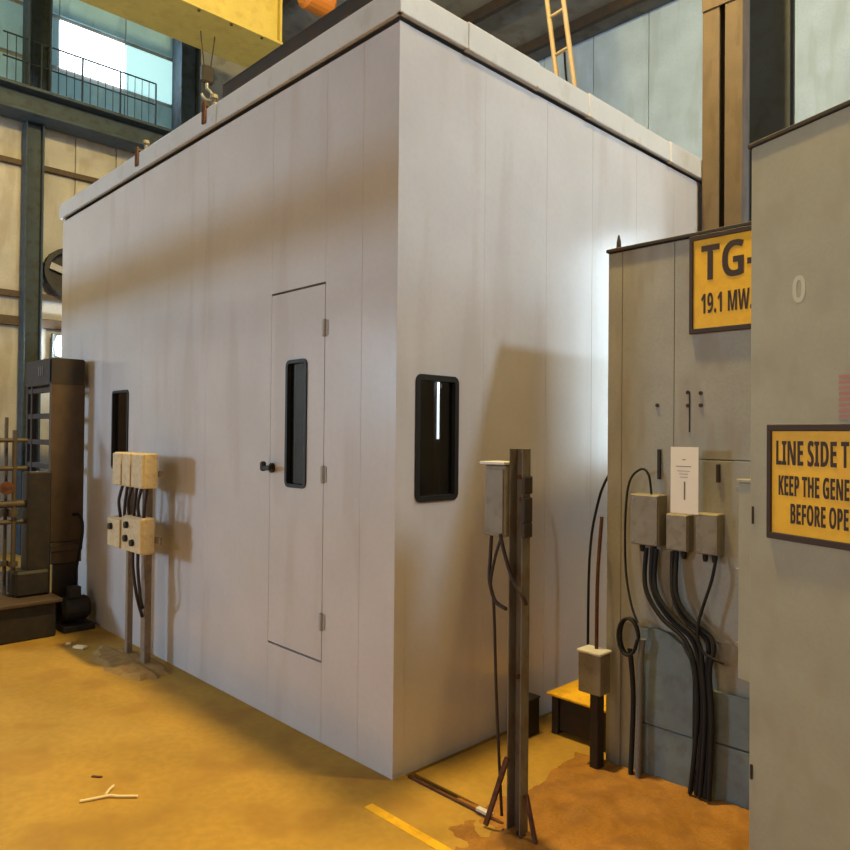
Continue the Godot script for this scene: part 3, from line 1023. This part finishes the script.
func build_left_machinery() -> void:
	# rack with open shelf bars on its front and a solid brown side
	var t := thing("panel_rack", "dark brown open-fronted steel rack at the enclosure's left end", "rack", Vector3(-4.25, 0, 0.17))
	var st := nb()
	bb(st, 0.30, 0.35, 0.68, 2.19, -0.13, 0.135)
	part("side_panel", st, M.rack, t)
	st = nb()
	bb(st, 0.305, 0.35, 0.50, 0.675, -0.12, 0.12)
	bb(st, 0.30, 0.36, 0.60, 0.66, -0.125, 0.125)
	part("side_foot", st, M.rack, t)
	st = nb()
	bb(st, 0.31, 0.34, 0.0, 0.50, -0.10, 0.10)
	part("leg_panel", st, M.dark_steel, t)
	for x in [-0.35, -0.22]:
		st = nb()
		bb(st, x, x + 0.04, 0.0, 2.19, 0.09, 0.13)
		part("upright", st, M.dark_steel, t)
	st = nb()
	bb(st, -0.36, 0.352, 1.98, 2.20, -0.12, 0.135)
	part("head_box", st, M.dark_steel, t)
	for k in 3:
		st = nb()
		bb(st, 0.02 + k * 0.05, 0.032 + k * 0.05, 2.06, 2.14, 0.136, 0.142, 0.001)
		part("louvre", st, M.steel, t)
	for y in [1.94, 1.72, 1.50, 1.30]:
		st = nb()
		bb(st, -0.32, 0.30, y - 0.022, y + 0.022, 0.09, 0.125)
		part("shelf_bar", st, M.dark_steel, t)
	# machine skid
	var m := thing("machine_skid", "dark oily machine skid with vertical pipes at the left edge", "machine", Vector3(-4.1, 0, 0.65))
	st = nb()
	bb(st, -0.9, 0.55, 0.0, 0.27, -0.30, 0.45, 0.01)
	part("base", st, M.machine, m)
	st = nb()
	bb(st, -0.9, 0.6, 0.27, 0.30, -0.33, 0.48, 0.006)
	part("deck", st, M.rack, m)
	st = nb()
	bb(st, 0.18, 0.36, 0.30, 1.27, -0.31, -0.14, 0.01)
	part("gear_housing", st, M.machine, m)
	st = nb()
	bb(st, 0.15, 0.40, 0.30, 0.50, -0.30, -0.05, 0.02)
	part("motor", st, M.machine, m)
	var px := [[0.26, 0.06, 0.022, 1.55], [0.28, -0.06, 0.018, 1.60], [0.32, 0.16, 0.026, 1.42], [0.20, -0.02, 0.014, 1.70]]
	for p in px:
		st = nb()
		tube(st, [Vector3(p[0], 0.3, p[1]), Vector3(p[0], p[3], p[1])], p[2], 10)
		lathe(st, Vector3(p[0], 0.95, p[1]), [Vector2(p[2], -0.03), Vector2(p[2] + 0.02, -0.03), Vector2(p[2] + 0.02, 0.03), Vector2(p[2], 0.03)], 12)
		lathe(st, Vector3(p[0], 0.55, p[1]), [Vector2(p[2], -0.02), Vector2(p[2] + 0.016, -0.02), Vector2(p[2] + 0.016, 0.02), Vector2(p[2], 0.02)], 12)
		part("pipe", st, M.pipe if p[2] < 0.025 else M.rust, m)
	for y in [1.30, 1.02, 0.88, 1.52]:
		st = nb()
		tube(st, [Vector3(0.27, y, -0.15), Vector3(0.29, y, 0.4)], 0.018 if y != 1.02 else 0.03, 10)
		part("header_pipe", st, M.pipe, m)
	st = nb()
	lathe(st, Vector3(0.22, 0.3, 0.3), [Vector2(0.0, 0), Vector2(0.10, 0), Vector2(0.10, 0.5), Vector2(0.06, 0.56), Vector2(0, 0.57)], 20)
	part("yellow_tank", st, M.crane, m)
	st = nb()
	lathe(st, Vector3(0.31, 1.15, 0.0), [Vector2(0.0, -0.02), Vector2(0.05, -0.02), Vector2(0.05, 0.02), Vector2(0, 0.02)], 14, Vector3(1, 0, 0))
	part("handwheel", st, M.rust, m)
	cord("hose", "dark hose bending down beside the brown rack", "hose", [Vector3(-3.895, 0.90, 0.12), Vector3(-3.82, 0.90, 0.10), Vector3(-3.77, 0.82, 0.09), Vector3(-3.80, 0.66, 0.09), Vector3(-3.872, 0.42, 0.1), Vector3(-3.872, 0.01, 0.1)], 0.013, M.cable)
	var sm := thing("pump_motor", "small black pump at the foot of the brown rack", "pump", Vector3(-3.705, 0, 0.17))
	st = nb()
	bb(st, -0.12, 0.14, 0, 0.05, -0.12, 0.12)
	part("foot_plate", st, M.machine, sm)
	st = nb()
	lathe(st, Vector3(0.0, 0.16, -0.11), [Vector2(0, 0), Vector2(0.08, 0), Vector2(0.1, 0.03), Vector2(0.1, 0.19), Vector2(0.07, 0.22), Vector2(0, 0.22)], 18, Vector3(0, 0, 1))
	part("casing", st, M.machine, sm)
	st = nb()
	bb(st, -0.03, 0.05, 0.25, 0.34, -0.04, 0.05)
	part("terminal_box", st, M.machine, sm)
	# fan in the left wall, lamp below it
	var f := thing("wall_fan", "dark round exhaust fan on the cream wall behind the enclosure", "fan", Vector3(-7.92, 3.72, -1.1))
	st = nb()
	lathe(st, Vector3.ZERO, [Vector2(0.26, 0), Vector2(0.33, 0.0), Vector2(0.33, 0.12), Vector2(0.27, 0.12), Vector2(0.26, 0.0)], 24, Vector3(1, 0, 0))
	part("shroud", st, M.machine, f)
	st = nb()
	lathe(st, Vector3.ZERO, [Vector2(0, 0), Vector2(0.27, 0.0), Vector2(0.27, 0.01), Vector2(0, 0.01)], 24, Vector3(1, 0, 0))
	part("back_plate", st, M.machine, f)
	for k in 4:
		st = nb()
		var w := TAU * k / 4.0 + 0.3
		bar(st, Vector3(0.06, 0.03 * sin(w), 0.03 * cos(w)), Vector3(0.06, 0.25 * sin(w), 0.25 * cos(w)), 0.09, 0.01)
		part("blade", st, M.steel, f)
	var l := thing("wall_lamp", "bright white bulkhead lamp on the far left wall", "lamp", Vector3(-7.86, 2.72, -1.0))
	st = nb()
	bb(st, -0.06, 0.0, -0.17, 0.17, -0.1, 0.1)
	part("housing", st, M.fixture, l)
	st = nb()
	lathe(st, Vector3(0.03, -0.14, 0), [Vector2(0, 0), Vector2(0.06, 0.02), Vector2(0.075, 0.1), Vector2(0.075, 0.2), Vector2(0.05, 0.28), Vector2(0, 0.29)], 16)
	part("bulb", st, M.tube_glow, l)
	omni(Vector3(-7.7, 2.72, -1.0), Color(0.9, 0.97, 1.0), 0.8, 0.07)

func build_overhead() -> void:
	# yellow crane girder
	var t := thing("crane_girder", "yellow overhead crane girder above the enclosure roof", "crane", Vector3(-5.4, 6.3, -1.0))
	var st := nb()
	bb(st, -0.34, 0.34, 0.03, 0.85, -1.54, 2.6, 0.01)
	part("box_web", st, M.crane, t)
	st = nb()
	bb(st, -0.41, 0.40, 0.0, 0.03, -1.58, 2.6, 0.004)
	part("bottom_flange", st, M.crane, t)
	st = nb()
	bb(st, -0.41, 0.40, 0.85, 0.88, -1.70, 2.6, 0.004)
	part("top_flange", st, M.crane, t)
	st = nb()
	bb(st, -0.40, 0.39, 0.03, 0.85, -1.57, -1.54, 0.004)
	part("end_plate", st, M.crane, t)
	for k in 4:
		st = nb()
		lathe(st, Vector3(0.37, 0.0, -1.3 + k * 0.4), [Vector2(0, 0), Vector2(0.018, 0), Vector2(0.018, -0.02), Vector2(0, -0.02)], 8)
		part("bolt", st, M.dark_steel, t)
	# hoist motor
	t = thing("hoist_motor", "orange hoist motor beyond the end of the yellow girder", "motor", Vector3(-4.62, 6.62, -2.8))
	st = nb()
	lathe(st, Vector3(0, 0.18, -0.2), [Vector2(0, 0), Vector2(0.13, 0), Vector2(0.17, 0.04), Vector2(0.17, 0.36), Vector2(0.13, 0.4), Vector2(0, 0.4)], 20, Vector3(0, 0, 1))
	part("casing", st, M.crane_orange, t)
	st = nb()
	bb(st, -0.06, 0.06, 0.33, 1.7, -0.06, 0.06)
	part("hanger", st, M.dark_steel, t)
	# hook block
	t = thing("hook_block", "dark crane hook block hanging on ropes under yellow girder", "hook", Vector3(-5.4, 5.5, -1.8))
	for s in [-1.0, 1.0]:
		st = nb()
		tube(st, [Vector3(0, 0.38, s * 0.04), Vector3(0, 0.785, s * 0.09)], 0.008, 6)
		part("rope", st, M.dark_steel, t)
	st = nb()
	bb(st, -0.04, 0.04, 0.2, 0.40, -0.08, 0.08, 0.02)
	part("sheave_block", st, M.dark_steel, t)
	var hk := []
	for k in 13:
		var w := PI * 0.5 - PI * 1.45 * k / 12.0
		hk.append(Vector3(0, 0.07 + 0.065 * sin(w), -0.065 * cos(w)))
	hk.push_front(Vector3(0, 0.22, 0))
	st = nb()
	tube(st, hk, 0.02, 8)
	part("hook", st, M.steel, t)
	# dark steel channel along the roof edge
	t = thing("roof_channel", "dark steel channel lying along the enclosure's roof edge", "beam", Vector3(-1.7, 3.692, -0.05))
	st = nb()
	bb(st, 0.0, 1.6, 0.0, 0.012, -0.04, 0.04)
	bb(st, 0.0, 1.6, 0.012, 0.11, 0.028, 0.04)
	bb(st, 0.0, 1.6, 0.11, 0.122, -0.04, 0.04)
	tube(st, [Vector3(0.02, 0.03, 0.0), Vector3(-1.2, 0.03, 0.0)], 0.02, 8)
	part("channel", st, M.dark_steel, t)
	# clamps over the flashing
	for i in 2:
		var x: float = [-1.845, -2.90][i]
		var k := thing("edge_clamp", ["dark clamp hooked over the roof edge nearer the enclosure corner", "dark clamp hooked over the roof edge nearer the far left end"][i], "clamp", Vector3(x, 3.69, 0.0), 0.0, "clamps on the roof edge")
		st = nb()
		bb(st, -0.022, 0.022, -0.10, 0.04, 0.035, 0.047, 0.002)
		part("jaw", st, M.rust, k)
		st = nb()
		bb(st, -0.022, 0.022, 0.012, 0.03, -0.09, 0.04, 0.002)
		part("arm", st, M.dark_steel, k)
		st = nb()
		lathe(st, Vector3(0, 0.03, -0.03), [Vector2(0.014, 0), Vector2(0.014, 0.05), Vector2(0.026, 0.055), Vector2(0.024, 0.08), Vector2(0, 0.085)], 12)
		part("screw_head", st, M.post, k)
	# bamboo ladder standing on the enclosure roof
	t = thing("ladder", "pale wooden ladder standing on the enclosure roof", "ladder", Vector3(-0.72, 3.70, -2.5))
	for s in [-0.075, 0.075]:
		st = nb()
		tube(st, [Vector3(s, 0.0, 0), Vector3(s - 0.70, 4.55, 0)], 0.020, 10)
		part("rail", st, M.bamboo, t)
	for k in 13:
		var y := 0.30 + k * 0.325
		var xx := -0.70 * y / 4.55
		st = nb()
		tube(st, [Vector3(xx - 0.075, y - 0.01, 0), Vector3(xx + 0.075, y + 0.01, 0)], 0.014, 8)
		part("rung", st, M.bamboo, t)
	cord("hanging_wire", "thin dark wire hanging beside the ladder on the blue wall", "wire", [Vector3(-4.0, 7.5, -6.97), Vector3(-3.95, 7.0, -6.97), Vector3(-3.85, 6.6, -6.97), Vector3(-3.86, 5.6, -6.97)], 0.016, M.cable)

func build_small() -> void:
	# loose dirt at the foot of the TG cabinet
	var n := FastNoiseLite.new()
	n.seed = 9
	n.frequency = 4.0
	n.fractal_octaves = 4
	var st := nb()
	st.set_smooth_group(0)
	var nx := 70
	var nz := 70
	var grid := []
	for i in nx + 1:
		var row := []
		for j in nz + 1:
			var u := float(i) / nx
			var v := float(j) / nz
			var x := 0.30 + u * 1.15
			var z := -0.875 + v * 1.25
			var edge := minf(minf(u * 3.0, (1.0 - u) * 9.0), (1.0 - v) * 4.0 + n.get_noise_2d(x * 0.6, 7.0 + z * 0.6))
			edge = clampf(edge, 0, 1)
			var y := -0.012 + edge * (0.016 + 0.022 * n.get_noise_2d(x, z) + 0.02 * (1.0 - v))
			row.append(Vector3(x, y, z))
		grid.append(row)
	for i in nx:
		for j in nz:
			var c: Vector3 = (grid[i][j] + grid[i + 1][j + 1]) * 0.5 - Vector3(0, 1, 0)
			quad(st, grid[i][j], grid[i + 1][j], grid[i + 1][j + 1], grid[i][j + 1], c)
	var d := part("loose_dirt", st, M.dirt)
	tag(d, "loose brown dirt spread along the foot of the TG cabinet", "dirt")
	d.set_meta("kind", "stuff")
	# painted line on the floor
	st = nb()
	bb(st, 0.10, 3.2, 0.0, 0.002, 0.205, 0.25, 0)
	tag(part("floor_line", st, M.yellow_line_lit_tread), "yellow painted line on the floor leading from the enclosure corner", "floor marking")
	# rusty edge bar of the slot
	st = nb()
	bb(st, 0.03, 0.60, 0.0, 0.012, -0.080, -0.066, 0.002)
	tag(part("slot_edge_bar", st, M.rust), "rusty bar along the floor slot beside the enclosure corner", "bar")
	st = nb()
	bb(st, 0.46, 0.54, 0.012, 0.026, -0.085, -0.06, 0.002)
	tag(part("metal_offcut", st, M.trim), "short pale metal offcut on the rusty slot bar", "scrap")
	# litter
	st = nb()
	tube(st, smooth([Vector3(-0.76, 0.008, 1.12), Vector3(-0.74, 0.008, 1.06), Vector3(-0.72, 0.010, 1.01), Vector3(-0.69, 0.008, 0.98), Vector3(-0.635, 0.008, 0.92)]), 0.006, 6)
	tube(st, smooth([Vector3(-0.735, 0.012, 1.02), Vector3(-0.77, 0.012, 0.99), Vector3(-0.80, 0.008, 0.96)]), 0.006, 6)
	tag(part("string_scrap", st, M.scrap), "pale branched scrap of string lying on the yellow floor", "scrap")
	st = nb()
	bx(st, Vector3(-3.08, 0.012, 0.33), Vector3(0.1, 0.02, 0.05), 0.006, Basis(Vector3.UP, 0.5))
	tag(part("paper_scrap", st, M.scrap), "crumpled pale scrap on the floor near the rack, larger one", "scrap")
	st = nb()
	bx(st, Vector3(-3.24, 0.008, 0.36), Vector3(0.05, 0.014, 0.035), 0.004, Basis(Vector3.UP, -0.4))
	tag(part("paper_scrap", st, M.scrap), "tiny pale scrap on the floor left of the larger one", "scrap")
	st = nb()
	bx(st, Vector3(-0.95, 0.004, 0.98), Vector3(0.05, 0.006, 0.012), 0.002, Basis(Vector3.UP, 0.7))
	tag(part("wire_scrap", st, M.rust), "short dark scrap of wire on the floor behind the string", "scrap")
